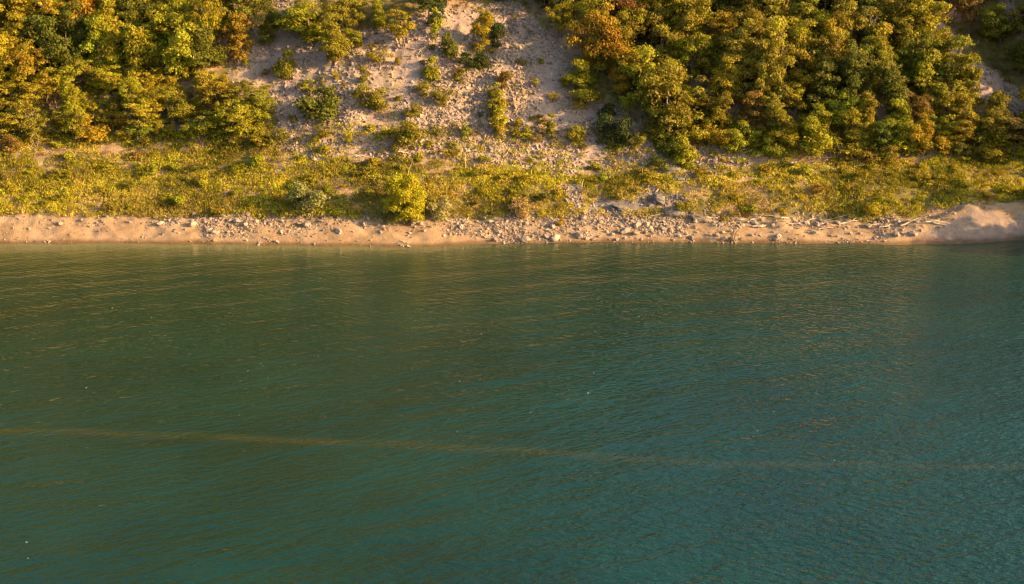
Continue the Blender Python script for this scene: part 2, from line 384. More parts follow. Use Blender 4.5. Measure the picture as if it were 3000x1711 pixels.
K['cone'] = [plant(140+i, 5.0, 2.9, 0.05, 'cone', 40, 5500, 0.11, 0.55, 0.10, 7) for i in range(2)]
K['airy'] = [plant(160+i, 5.0, 3.6, 0.22, 'vase', 50, 4200, 0.10, 0.52, 0.07, 12, 0.8, 3) for i in range(4)]
K['shrub'] = [plant(180+i, 2.2, 2.6, 0.0, 'dome', 30, 3200, 0.085, 0.48, 0.05, 5, 0.7, 3) for i in range(4)]
K['thin'] = [plant(200+i, 1.8, 1.9, 0.0, 'vase', 26, 1300, 0.075, 0.36, 0.03, 6, 0.8, 4) for i in range(3)]
K['spire'] = [plant(220+i, 2.0, 0.9, 0.02, 'column', 22, 1300, 0.075, 0.28, 0.03, 4, 0.8, 1) for i in range(2)]
K['low'] = [plant(240+i, 0.85, 1.25, 0.0, 'dome', 16, 700, 0.075, 0.28, 0.02, 3, 0.7, 3) for i in range(5)]
K['willow'] = [plant(260, 3.9, 3.1, 0.0, 'full', 120, 16000, 0.07, 0.5, 0.06, 6, 0.75, 4)]
rng = np.random.RandomState(5)
NAMES = dict(tree='broadleaf_tree', tall='tall_tree', cone='conical_tree', airy='slender_tree', shrub='shrub', thin='thin_shrub', spire='upright_shrub', low='low_shrub', willow='willow_bush')
CATS = dict(tree='tree', tall='tree', cone='tree', airy='tree', shrub='shrub', thin='shrub', spire='shrub', low='shrub', willow='bush')
def put(kind, p, h, wd, tint, label, group=None, variant=None, name=None):
    k = K[kind]; t = k[rng.randint(len(k)) if variant is None else variant]
    r = bpy.data.objects.new(name or NAMES[kind], None); col.objects.link(r); r.empty_display_size = 0.3
    r.location = (p[0], p[1], p[2]-0.04)
    r.rotation_euler = (rng.normal()*0.03, rng.normal()*0.03, rng.rand()*6.28)
    sx = wd/t['W']; r.scale = (sx, sx*(0.9+0.2*rng.rand()), h/t['H'])
    c = link('crown', t['crown'], r); c.color = (*tint, 1)
    link('trunk', t['trunk'], r)
    tag(r, label, CATS[kind], group); return r
PXM = 27.2
def putpx(kind, u, v, hpx, wpx, tint, label, group=None, variant=None, name=None):
    p = ground([u], [v])[0]; sc_ = np.linalg.norm(p-CAM)/129.0/PXM
    return put(kind, p, hpx*sc_/0.97, wpx*sc_, tint, label, group, variant, name)
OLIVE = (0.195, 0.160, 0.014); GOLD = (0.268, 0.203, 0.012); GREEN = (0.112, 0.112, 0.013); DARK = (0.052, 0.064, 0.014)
ORANGE = (0.31, 0.172, 0.012); YELLOW = (0.33, 0.255, 0.010); LIME = (0.238, 0.216, 0.012); BROWN = (0.20, 0.12, 0.024)
SAGE = (0.20, 0.185, 0.05); CREAM = (0.31, 0.26, 0.08)
TN = {OLIVE: 'olive', GOLD: 'golden', GREEN: 'green', DARK: 'dark green', ORANGE: 'orange', YELLOW: 'bright yellow', LIME: 'yellow-green', BROWN: 'brownish'}
def jit(t, a=0.10):
    f = 1+a*rng.normal(); return tuple(float(np.clip(c*f*(1+0.5*a*rng.normal()), 0.003, 0.6)) for c in t)

# ------------------------------------------------------------------ single trees and shrubs of the scree and shore
one = [
 ('tree', 782, 118, 105, 128, LIME, 'broad yellow-green tree with a second tree crowding its foot, on the upper scree'),
 ('tree', 818, 160, 118, 92, OLIVE, 'olive tree standing just below a broad yellow-green tree on the upper scree'),
 ('cone', 597, 150, 108, 62, (0.22,0.14,0.014), 'orange-brown conical tree at the upper corner of the bare scree'),
 ('shrub', 713, 197, 68, 62, (0.17,0.15,0.014), 'round yellow-green shrub alone on pale scree with a long blue shadow'),
 ('shrub', 815, 300, 86, 106, GREEN, 'wide dark green shrub in the middle of the stony scree'),
 ('thin', 776, 238, 44, 44, LIME, 'small thin shrub above the wide dark green shrub on the scree'),
 ('tree', 670, 112, 90, 62, GREEN, 'small green tree on the bank of the narrow scree chute'),
 ('shrub', 882, 116, 42, 52, LIME, 'small round shrub beside the olive tree on the upper scree'),
 ('tree', 870, 70, 110, 86, OLIVE, 'dull olive tree with drooping outline at the head of the scree'),
 ('tree', 932, 76, 72, 54, LIME, 'yellow-green tree next to the dull olive one at the head of the scree'),
 ('airy', 1005, 116, 84, 76, GOLD, 'sparse golden tree with bare lower stems on the upper scree'),
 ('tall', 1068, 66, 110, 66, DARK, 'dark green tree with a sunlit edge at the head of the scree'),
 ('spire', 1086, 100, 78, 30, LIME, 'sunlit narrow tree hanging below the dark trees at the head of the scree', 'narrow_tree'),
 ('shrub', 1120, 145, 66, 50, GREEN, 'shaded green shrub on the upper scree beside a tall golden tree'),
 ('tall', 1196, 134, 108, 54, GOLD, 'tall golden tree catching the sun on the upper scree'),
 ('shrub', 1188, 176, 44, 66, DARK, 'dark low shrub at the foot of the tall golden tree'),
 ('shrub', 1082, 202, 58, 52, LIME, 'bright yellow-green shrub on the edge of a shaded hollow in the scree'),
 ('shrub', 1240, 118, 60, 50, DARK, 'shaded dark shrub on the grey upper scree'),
 ('airy', 1392, 98, 86, 60, GOLD, 'small golden tree glowing against the dark wood at the scree edge'),
 ('tree', 1425, 66, 70, 56, LIME, 'small yellow-green tree just above the glowing golden one'),
 ('thin', 1150, 212, 32, 40, OLIVE, 'small olive tuft below the shaded hollow in the scree'),
 ('shrub', 1256, 218, 42, 46, BROWN, 'brownish round shrub at the top of a line of upright shrubs on scree'),
 ('thin', 948, 164, 38, 60, GOLD, 'thin golden shrub on smooth pale sand of the upper scree'),
 ('shrub', 928, 278, 60, 72, OLIVE, 'olive shrub with a blue shadow beside it on stony scree'),
 ('thin', 842, 200, 26, 22, GOLD, 'tiny golden shrub above a fan of loose stones'),
 ('thin', 905, 210, 30, 30, OLIVE, 'tiny olive shrub below the smooth pale sand'),
 ('thin', 1048, 240, 40, 44, OLIVE, 'small olive shrub on the stony middle of the scree'),
 ('thin', 1110, 262, 42, 58, OLIVE, 'spreading olive shrub on the stony middle of the scree'),
 ('thin', 1042, 290, 36, 34, OLIVE, 'small rounded shrub on the lower scree among loose stones'),
 ('shrub', 1010, 356, 58, 88, OLIVE, 'broad olive shrub low on the scree near the green bank'),
 ('spire', 1024, 366, 40, 26, LIME, 'lime green tuft at the foot of the broad olive shrub'),
 ('spire', 1161, 350, 46, 19, (0.17,0.19,0.012), 'slim bright lime sapling standing alone on pale scree', 'sapling'),
 ('thin', 1094, 346, 36, 26, OLIVE, 'small olive shrub near the slim lime sapling'),
 ('spire', 1316, 348, 34, 24, LIME, 'small upright shrub at the edge of the wide blue shadow'),
 ('spire', 1376, 348, 66, 24, OLIVE, 'taller upright shrub half in the wide blue shadow on the scree'),
 ('shrub', 1440, 362, 48, 48, OLIVE, 'round shrub standing within the wide blue shadow on the scree'),
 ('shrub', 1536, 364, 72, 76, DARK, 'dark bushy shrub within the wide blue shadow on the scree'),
 ('thin', 1592, 370, 40, 40, OLIVE, 'thin shrub between the dark bushy shrub and the big olive tree'),
 ('thin', 1296, 316, 26, 24, GOLD, 'tiny golden shrub on the broad gravel fan'),
 ('tree', 1440, 232, 82, 74, LIME, 'small leafy tree with loose bright sprays beside the gravel fan'),
 ('shrub', 1452, 266, 46, 86, GOLD, 'low wide golden shrub at the edge of the gravel fan'),
 ('airy', 1570, 300, 66, 50, LIME, 'little yellow-green tree in front of the grey gap in the wood'),
 ('shrub', 1510, 300, 46, 50, DARK, 'dark small shrub beside the grey gap in the wood'),
 ('tree', 1668, 372, 200, 146, OLIVE, 'big olive tree leaning out over the lower scree'),
 ('shrub', 1705, 412, 76, 66, LIME, 'leafy shrub at the foot of the big olive tree'),
 ('tree', 1492, 186, 170, 104, (0.27,0.155,0.013), 'large orange tree at the edge of the olive wood'),
 ('tree', 1542, 236, 122, 78, ORANGE, 'smaller orange tree below the large orange tree at the wood edge'),
 ('tree', 1560, 150, 128, 84, LIME, 'bright yellow-green tree tucked behind the two orange trees'),
 ('willow', 1012, 550, 118, 88, (0.36,0.29,0.012), 'tall vivid yellow bush at the top of the stony beach'),
 ('shrub', 1106, 548, 64, 56, CREAM, 'pale cream-green bush beside the vivid yellow bush'),
 ('shrub', 762, 524, 76, 100, SAGE, 'pale sage green bush at the top of the sandy beach'),
 ('thin', 1290, 540, 50, 62, (0.34,0.22,0.07), 'pale straw-coloured tuft at the top of the rocky beach'),
 ('thin', 1402, 560, 20, 24, ORANGE, 'tiny orange tuft among the beach rocks'),
 ('airy', 352, 357, 60, 78, (0.17,0.18,0.012), 'small bright green flat-crowned tree at the foot of the yellow-green wood'),
 ('spire', 383, 440, 42, 20, LIME, 'slim yellow-green sapling on the grassy bank below the yellow-green wood', 'sapling'),
 ('shrub', 1640, 418, 26, 46, GREEN, 'small green shrub above the grey rock slab'),
 ('spire', 1660, 436, 26, 18, LIME, 'little upright plant beside the grey rock slab'),
 ('shrub', 2240, 380, 60, 70, LIME, 'bright yellow-green shrub at the foot of the olive wood'),
 ('thin', 2180, 536, 36, 60, YELLOW, 'bright yellow grassy tuft above the driftwood line'),
 ('shrub', 1700, 540, 40, 40, OLIVE, 'low olive bush standing beside the grey bedrock near the beach'),
]
for it in one:
    putpx(*it[:5], jit(it[5], 0.03), it[6], None, None, it[7] if len(it) > 7 else None)
for k_, (u, v) in enumerate([(1238, 262), (1244, 284), (1236, 304), (1246, 326), (1240, 345)]):
    putpx('spire', u, v, 56, 34, jit([OLIVE, GOLD, OLIVE, LIME, GOLD][k_], 0.05), 'upright shrub in the vertical line of shrubs running down the scree', 'line of shrubs down the scree')

# ------------------------------------------------------------------ woods
_lm = [(1012,548,'the vivid yellow bush'),(762,524,'the pale sage bush'),(1676,532,'the grey bedrock hump'),(1668,428,'the grey rock slab'),(2085,546,'the longest bleached log'),
 (1668,372,'the big olive tree'),(1492,186,'the large orange tree'),(1161,350,'the slim lime sapling'),(352,357,'the flat-crowned green tree'),(815,300,'the wide dark shrub'),
 (713,197,'the lone round shrub'),(2470,545,'the bare mound'),(2430,200,'the stony gully'),(2240,380,'the bright yellow-green shrub'),(597,150,'the orange-brown conical tree'),(383,440,'the slim bank sapling'),
 (762,563,'the long-shadowed pale boulder'),(480,562,'the long dark slab'),(1826,602,'the bare twigs'),(1443,592,'the leaning angular rock'),(1196,134,'the tall golden tree'),(1440,232,'the small loose-leaved tree'),(1172,402,'the dry stalks')]
_lp = ground([a for a, b, c in _lm], [b for a, b, c in _lm])
def near(p, only=None):
    d = (_lp[:, 0]-p[0])**2+(_lp[:, 1]-p[1])**2
    if only: d = np.where([o in only for o in range(len(_lm))], d, 1e9)
    i = int(np.argmin(d)); dx = abs(p[0]-_lp[i, 0]); dy = p[1]-_lp[i, 1]
    rel = 'level with' if abs(dy) < 0.35*dx or abs(dy) < 0.8 else ('uphill of' if dy > 0 else 'downhill of')
    far = ' far' if math.sqrt(d[i]) > 9 else ''
    return (far+' '+rel).strip()+' '+_lm[i][2]
taken = []
def fill(poly, n, dmin, chooser, thin=None):
    pu = np.array(poly); us = rng.uniform(pu[:, 0].min(), pu[:, 0].max(), n); vs_ = rng.uniform(pu[:, 1].min(), pu[:, 1].max(), n)
    k_ = inpoly(us, vs_, pu); us = us[k_]; vs_ = vs_[k_]
    P = ground(us, vs_); cnt = 0
    for u, v, p in zip(us, vs_, P):
        if any((p[0]-q[0])**2+(p[1]-q[1])**2 < (dmin*dm)**2 for q, dm in taken): continue
        if thin and rng.rand() < thin(u, v): taken.append((p, 0.9)); continue
        taken.append((p, 1.0)); chooser(u, v, p); cnt += 1
    return cnt
def pick(opts):
    ks = list(opts); w_ = np.array([opts[k] for k in ks], float); return ks[rng.choice(len(ks), p=w_/w_.sum())]
def right_wood(u, v, p):
    low_ = v > 300
    kind = pick({'tree': 5, 'tall': 2.2, 'airy': 1.2, 'cone': .6})
    t = pick({OLIVE: 5.5, GOLD: 4.5, GREEN: 1.6, LIME: 2.2, ORANGE: 0.22, BROWN: 0.5})
    h = rng.uniform(4.6, 7.4)*(0.62 if low_ else 1); wd = rng.uniform(3.2, 4.9)*(0.75 if low_ else 1)*(0.75 if kind in ('tall', 'cone') else 1)
    size = 'short' if low_ else ('tall' if h > 6 else 'middling'); where = 'in the olive wood '+near(p)
    put(kind, p, h, wd, jit(t), f'{size} {TN[t]} {NAMES[kind].replace("_"," ")} {where}', f'{size} {TN[t]} {NAMES[kind].replace("_"," ")}s {where}')
def left_wood(u, v, p):
    low_ = v > 235
    kind = pick({'tree': 2, 'airy': 6, 'shrub': 2.5, 'tall': 0.5} if low_ else {'tree': 6, 'tall': 1.5, 'airy': 1.0, 'cone': .6})
    t = pick({LIME: 5, OLIVE: 3, GOLD: 4.5, GREEN: 1.2, BROWN: 0.3, ORANGE: 0.1} if low_ else {LIME: 5, OLIVE: 2.5, GOLD: 2.6, GREEN: 2.5, ORANGE: 0.3})
    h = rng.uniform(2.8, 4.6) if low_ else rng.uniform(4.6, 7.2); wd = rng.uniform(2.2, 3.8) if low_ else rng.uniform(3.4, 5.0)
    if kind in ('tall', 'cone'): wd *= 0.75
    if kind == 'shrub': h *= 0.6
    where = 'in the yellow-green wood '+near(p); size = 'young' if low_ else ('tall' if h > 5.9 else 'middling')
    put(kind, p, h, wd, jit(t), f'{size} {TN[t]} {NAMES[kind].replace("_"," ")} {where}', f'{size} {TN[t]} {NAMES[kind].replace("_"," ")}s {where}')
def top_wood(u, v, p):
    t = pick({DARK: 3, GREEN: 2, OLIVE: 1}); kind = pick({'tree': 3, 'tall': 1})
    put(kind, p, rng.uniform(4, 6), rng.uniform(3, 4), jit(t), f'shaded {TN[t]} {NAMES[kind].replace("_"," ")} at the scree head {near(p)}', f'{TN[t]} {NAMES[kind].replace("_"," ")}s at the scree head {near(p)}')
def corner_wood(u, v, p):
    t = pick({OLIVE: 3, GREEN: 2, LIME: 1, BROWN: 1}); kind = pick({'tree': 3, 'tall': 1, 'airy': 1})
    put(kind, p, rng.uniform(3.6, 6), rng.uniform(2.8, 4), jit(t), f'{TN[t]} {NAMES[kind].replace("_"," ")} across the gully {near(p)}', f'{TN[t]} {NAMES[kind].replace("_"," ")}s across the gully {near(p)}')
for it in one[:50]:
    if it[0] in ('tree', 'tall', 'cone'): taken.append((ground([it[1]], [it[2]])[0], 0.8))
nr = fill([(1430,-60),(1470,70),(1520,190),(1570,240),(1625,300),(1700,345),(1780,345),(1900,365),(2060,385),(2220,395),(2400,385),(2500,372),(2470,300),(2390,240),(2350,180),(2280,80),(2260,-60)], 2400, 2.0, right_wood)
nl = fill([(-70,-60),(620,-60),(620,80),(540,140),(505,220),(560,262),(640,310),(650,372),(500,362),(300,352),(100,370),(-70,385)], 2400, 1.75, left_wood, lambda u, v: 0.24*(v > 215)+0.08*(u > 420))
nt_ = fill([(1040,-60),(1420,-60),(1440,40),(1380,60),(1320,20),(1240,25),(1100,20)], 200, 2.2, top_wood)
ng = fill([(2340,-60),(2640,-60),(2640,330),(2560,215),(2430,120),(2340,20)], 260, 2.4, corner_wood)
ng += fill([(2520,330),(2640,340),(2640,420),(2530,400)], 60, 2.2, corner_wood)
for k_, (x_, y_) in enumerate([(56.5, 119.5), (58.6, 121.5), (60.5, 118.0), (58.0, 124.5)]):  # out-of-view trees added to throw shade on the mound
    put('tree', (x_, y_, float(height(x_, y_))), 6.2, 4.6, jit(OLIVE), 'unseen olive tree added beyond the bare mound to shade it', 'added shade trees on the low point')
print('woods', nr, nl, nt_, ng)

def foot_shrub(where):
    def f(u, v, p):
        t = pick({LIME: 3.5, GOLD: 3.5, OLIVE: 3, GREEN: 1.2, BROWN: 0.8}); kind = pick({'shrub': 3, 'thin': 1.5})
        h = rng.uniform(1.3, 2.4); put(kind, p, h, h*rng.uniform(1.0, 1.5), jit(t), f'{TN[t]} {NAMES[kind].replace("_"," ")} {where} {near(p)}', f'{TN[t]} {NAMES[kind].replace("_"," ")}s {where} {near(p)}')
    return f
wt = taken; taken = []
n1 = fill([(-60,150),(420,130),(520,200),(660,290),(700,385),(430,352),(90,356),(-60,400)], 1300, 1.6, foot_shrub('under the yellow-green wood'))
n2 = fill([(1640,330),(1720,330),(1800,335),(2060,372),(2230,384),(2420,372),(2560,360),(2560,400),(2420,402),(2230,408),(2050,402),(1900,388),(1780,372),(1720,400),(1660,390)], 700, 1.3, foot_shrub('edging the olive wood'))
n3 = fill([(590,150),(900,110),(1300,130),(1430,200),(1590,310),(1600,380),(1000,385),(720,370),(640,250)], 150, 2.2, lambda u, v, p: put('thin', p, rng.uniform(0.5, 1.1), rng.uniform(0.6, 1.3), jit(pick({GOLD: 3, OLIVE: 2, BROWN: 1.5, LIME: 1})), 'small tuft on the open scree '+near(p), 'small tufts on the open scree '+near(p)))
print('foot', n1, n2, n3)
# ------------------------------------------------------------------ low shrubs: singles, then the cover nobody could count
def veg_ok(x, y):
    s = y-shore(x)
    d = np.where(s < beach_edge(x)+0.3, 0.0, 1.0)
    d = np.where(anyin(x, y, SCREE) , 0.26, d); d = np.where(anyin(x, y, GULLY, 0.5), 0.06, d)
    d = np.where(anyin(x, y, SPOTS, 0.4), 0.05, d); d = np.where(anyin(x, y, [MOUND], 0.25), 0.0, d)
    d = np.where(anyin(x, y, DRY, 0.8) & (d > 0.5), 0.28, d)
    d = np.where((s > 7.5) & (s < 11) & (x > -20) & (x < 14), np.maximum(d, 0.30)*(d > 0), d)
    d = d*np.clip(0.9+1.5*fbm(x*0.4, y*0.5, 3), 0.3, 1.4)
    return d
nn = 9000
xs = rng.uniform(-52, 56, nn); ss = rng.uniform(3.4, 16, nn)**1.0; ys = ss+shore(xs)
ok = rng.rand(nn) < veg_ok(xs, ys); xs, ys, ss = xs[ok], ys[ok], ss[ok]; zs = height(xs, ys)
uu, vv = project(np.stack([xs, ys, zs], -1)); inside = (uu > -10) & (uu < 2563) & (vv > 150)
done = []; cnt = 0
for x, y, z, s, i in zip(xs, ys, zs, ss, inside):
    if cnt >= 170: break
    if not i or any((x-a)**2+(y-b)**2 < 1.5**2 for a, b in done): continue
    done.append((x, y)); cnt += 1
    t = pick({LIME: 4, GOLD: 4, OLIVE: 2.5, GREEN: 0.9, BROWN: 0.5, YELLOW: 0.3}); sx = rng.uniform(0.7, 1.35)
    inscree = bool(anyin(np.array([x]), np.array([y]), SCREE)[0])
    where = ('on the scree ' if inscree else ('on the beach bank ' if s < 7.5 else 'on the grassy slope '))+near((x, y)); bs = 'large' if sx > 1.15 else 'small'
    put('low', (x, y, z), sx*rng.uniform(0.5, 0.85), 1.35*sx, jit(t, 0.12), f'{bs} low {TN[t]} shrub {where}', f'{bs} low {TN[t]} shrubs {where}')
print('low shrubs', cnt)

def cover(name, label, x, y, per, rad, leaf, pal, seed, hscale=0.75, grass=0.35, bright=1.0):
    r_ = np.random.RandomState(seed); n = len(x); z = height(x, y)
    cen = np.stack([x, y, z], -1); sz = rad*(0.5+1.0*r_.rand(n))
    idx = np.repeat(np.arange(n), per); N = len(idx)
    d = unit(r_.normal(size=(N, 3))); d[:, 2] = np.abs(d[:, 2]); rr = (0.35+0.65*r_.rand(N)**0.5)*sz[idx]
    p = cen[idx]+d*rr[:, None]*np.array([1.15, 1.15, hscale]); p[:, 2] += 0.03
    nrm = unit(d*0.8+r_.normal(size=(N, 3))*0.8)
    size = leaf*(0.55+0.9*r_.rand(N))
    v = leaf_quads(p, nrm, size, r_, 0.55).reshape(N, 4, 3)
    g = r_.rand(N) < grass                                  # some are upright blades
    a = r_.rand(N)*6.28; wv = np.stack([np.cos(a), np.sin(a), 0*a], -1)*0.028
    tip = unit(np.stack([r_.normal(size=N)*0.35, r_.normal(size=N)*0.35, np.ones(N)], -1))*(size*2.6)[:, None]
    q = p.copy(); q[:, 2] -= 0.08
    blade = np.stack([q-wv, q+wv, q+wv*0.3+tip, q-wv*0.3+tip], 1); v[g] = blade[g]
    pc = np.array([c for c, _ in pal]); pw = np.array([b for _, b in pal]); pw = pw/pw.sum()
    base = pc[r_.choice(len(pc), n, p=pw)]*bright*(1+0.15*r_.normal(size=(n, 1)))
    pf = np.clip(1+0.9*fbm(x*0.22+31, y*0.4, 3), 0.55, 1.5)[:, None]; gold = sstep(-0.05, 0.35, fbm(x*0.16+8, y*0.3+2, 3))[:, None]
    base = base*pf; base = base*(1-0.6*gold)+0.6*gold*np.array([0.27, 0.19, 0.035])*bright*pf
    cc = np.clip(base[idx]*(1+0.15*r_.normal(size=(N, 1))), 0.004, 0.6)
    me = mesh_arrays(name, v.reshape(-1, 3), np.arange(4*N).reshape(-1, 4), M['leafc'], False,
        {'var': ('FLOAT', 'FACE', np.clip(0.5+0.2*r_.normal(size=N), 0, 1)), 'col': ('FLOAT_COLOR', 'FACE', np.concatenate([cc, np.ones((N, 1))], 1))})
    return tag(link(name, me), label, 'plants', None, 'stuff')
PAL = [(LIME, 5), (GOLD, 4.5), (OLIVE, 2.0), (GREEN, 0.8), (BROWN, 0.5), ((0.27, 0.20, 0.04), 1.5)]
nn = 15000
xs2 = rng.uniform(-56, 62, nn); ss2 = rng.uniform(3.3, 15, nn); ys2 = ss2+shore(xs2)
ok = rng.rand(nn) < veg_ok(xs2, ys2)*0.85; cover('grass_and_herbs', 'mixed golden and green herbs covering the bank above the beach', xs2[ok], ys2[ok], 54, 0.46, 0.075, PAL, 3, 0.6, 0.45, 1.3)
print('clumps', ok.sum())
nn = 6000
xs3 = rng.uniform(-56, 62, nn); ss3 = rng.uniform(12, 34, nn); ys3 = ss3+shore(xs3)
dn = np.where(anyin(xs3, ys3, SCREE+GULLY+SPOTS), 0.02+0.5*sstep(0.0, 0.45, fbm(xs3*0.35+20, ys3*0.3, 3)), 0.55); ok = rng.rand(nn) < dn
cover('undergrowth', 'scattered dry undergrowth on the slope and beneath the trees', xs3[ok], ys3[ok], 34, 0.42, 0.08, [(OLIVE, 3), (GREEN, 2), (BROWN, 2), (GOLD, 1.5), ((0.24, 0.17, 0.06), 1)], 4, 0.6)
# wood that continues above and beside the picture, mirrored in the lake
nn = 6400
xf = rng.uniform(-190, 240, nn); sf = 31+215*rng.rand(nn)**1.3; 
side = rng.rand(nn) < 0.18; sf = np.where(side, rng.uniform(11, 34, nn), sf); xf = np.where(side, np.where(rng.rand(nn) < 0.5, rng.uniform(-110, -56, nn), rng.uniform(63, 120, nn)), xf)
sf = np.where(side & (xf > 60), rng.uniform(4.5, 34, nn), sf); yf = sf+shore(xf); okf = rng.rand(nn) < np.where((xf > -24) & (xf < 6) & (sf < 45), 0.35, 0.95)
cover('far_wood', 'continuous wood covering the higher hillside', xf[okf], yf[okf], 46, 2.6, 0.42, [(OLIVE, 4), (GOLD, 2), (GREEN, 3), (LIME, 2), (DARK, 1)], 6, 1.5, 0.0)

# ------------------------------------------------------------------ rocks
def rock_mesh(seed, sub=2, rough=0.28, flat=0.75):
    import bmesh
    r_ = np.random.RandomState(seed); bm = bmesh.new(); bmesh.ops.create_icosphere(bm, subdivisions=sub, radius=0.5)
    pl = unit(r_.normal(size=(9, 3))); pd = 0.30+0.14*r_.rand(9)
    for v in bm.verts:
        c = np.array(v.co)
        for n_, d_ in zip(pl, pd):
            e = c@n_-d_
            if e > 0: c = c-n_*e
        c = c*(1+(0.08 if sub < 4 else 0.015)*r_.normal()); c[2] *= flat; v.co = c
    me = bpy.data.meshes.new('rock'); bm.to_mesh(me); bm.free(); me.materials.append(M['rock']); return me
ROCKS = [rock_mesh(300+i) for i in range(7)]
def craggy(seed):
    me = rock_mesh(seed, 4, 0.2, 0.6)
    for v in me.vertices:
        n_ = float(fbm(np.array([v.co.x*3+seed]), np.array([v.co.y*3+v.co.z*4]), 4)[0]); v.co *= 1+0.35*n_
    return me
SLABS = [craggy(320+i) for i in range(3)]
def rock(p, size, label, group=None, m=None, name='rock', stretch=None, material=None):
    o = link(name, m or ROCKS[rng.randint(len(ROCKS))])
    st = stretch or (rng.uniform(0.8, 1.5), rng.uniform(0.7, 1.0), rng.uniform(0.7, 1.1))
    o.scale = tuple(size*a for a in st); o.rotation_euler = (rng.normal()*0.15, rng.normal()*0.2, rng.rand()*6.28 if stretch is None else rng.normal()*0.15)
    o.location = (p[0], p[1], p[2]+size*st[2]*0.16)
    if material:
        o.data = o.data.copy(); o.data.materials[0] = material
    return tag(o, label, 'rock', group)
named = [ (762, 563, 26, 'pale boulder with a long shadow lying alone on the smooth sand'), (745, 560, 18, 'small rock touching the long-shadowed pale boulder on smooth sand'),
 (846, 580, 22, 'flat dark-sided rock lying on smooth sand nearest the pale boulder'), (1385, 596, 26, 'pointed rock at the edge of the rocky beach by the water'),
 (1443, 592, 30, 'tall angular rock leaning near the waterline'), (1560, 578, 26, 'large block in the middle of the rock field'),
 (1310, 602, 24, 'flat dark rock at the waterline'), (480, 562, 30, 'long dark slab at the end of the clean sand'), (520, 575, 20, 'blocky rock among the slabs on the sandy beach'),
 (1935, 598, 17, 'small grey boulder at the waterline beside the twigs'), (2020, 424, 16, 'grey boulder in the grass of the wide bank'), (2172, 412, 20, 'sharp pale rock in dry grass below the olive wood'),
 (2375, 430, 22, 'pair-forming pale boulder on the far end of the wide bank'), (2392, 424, 16, 'smaller pale boulder beside another on the wide bank')]
for u, v, s_, lab in named:
    rock(ground([u], [v])[0], s_/PXM*0.95, lab, name='boulder')
slabs = [(1668, 428, 70, (1.3, 0.9, 0.8), 'big grey rock slab jutting from the lower scree'), (1690, 445, 44, (1.3, .8, .7), 'lower grey ledge below the big rock slab'),
 (1676, 530, 54, (1.2, .8, .9), 'grey bedrock hump at the top of the rocky beach'), (1742, 540, 46, (1.5, .8, .6), 'low grey bedrock ledge beside the bedrock hump'), (1640, 500, 48, (1.1, .8, 1.1), 'steep grey bedrock face in the eroded bank'), (1560, 516, 46, (1.5, .8, .5), 'small grey ledge in the eroded bank'),
]
for i, (u, v, s_, st, lab) in enumerate(slabs):
    rock(ground([u], [v])[0]-np.array([0, 0, 0.35]), s_/PXM, lab, None, SLABS[i % 3], 'rock_outcrop', st, M['shaded_greyrock'])
def beach_density(u):
    return np.interp(u, [0, 380, 440, 520, 640, 900, 1100, 1200, 1350, 1780, 1850, 2250, 2330], [0.05, 0.08, 0.6, 0.7, 0.45, 0.35, 0.5, 0.9, 1.3, 1.3, 0.7, 0.5, 0.1])
nn = 2600; us = rng.uniform(-10, 2400, nn); vt = rng.rand(nn)
top = np.interp(us, [0, 450, 1000, 1400, 1800, 2400], [540, 532, 545, 545, 548, 550]); bot = np.interp(us, _su, _sv)-5
dense = beach_density(us)*np.where(vt < 0.35, 1.0, np.where((us > 1200) & (us < 1850), 0.7, 0.12))/1.3
k_ = rng.rand(nn) < dense; us, vr = us[k_], (top+(bot-top)*vt)[k_]
P = ground(us, vr); placed = []
for p, u in zip(P, us):
    if len(placed) >= 205: break
    s_ = 0.32+0.42*rng.rand()**2.5
    if any((p[0]-q[0])**2+(p[1]-q[1])**2 < 0.55**2 for q in placed): continue
    placed.append(p)
    reg = 'lying at the top of the sandy beach' if u < 1150 else ('in the rock field of the wider beach' if u < 1850 else 'lying among the driftwood on the beach')
    big_ = 'large' if s_ > .5 else ('middling' if s_ > .37 else 'small'); nr_ = near(p, (0, 1, 2, 4, 11, 16, 17, 18, 19))
    rock(p, s_, f'{big_} pale rock on the beach {nr_}', f'{big_} pale rocks on the beach {nr_}')
nn = 500; us = rng.uniform(580, 1700, nn); vr = rng.uniform(120, 430, nn); P = ground(us, vr); k_ = anyin(P[:, 0], P[:, 1], SCREE, 0.1); c_ = 0
for p in P[k_]:
    if c_ >= 75: break
    c_ += 1; s_ = 0.28+0.35*rng.rand()**3
    rock(p, s_, 'pale loose rock on the scree '+near(p), 'loose rocks on the scree '+near(p))
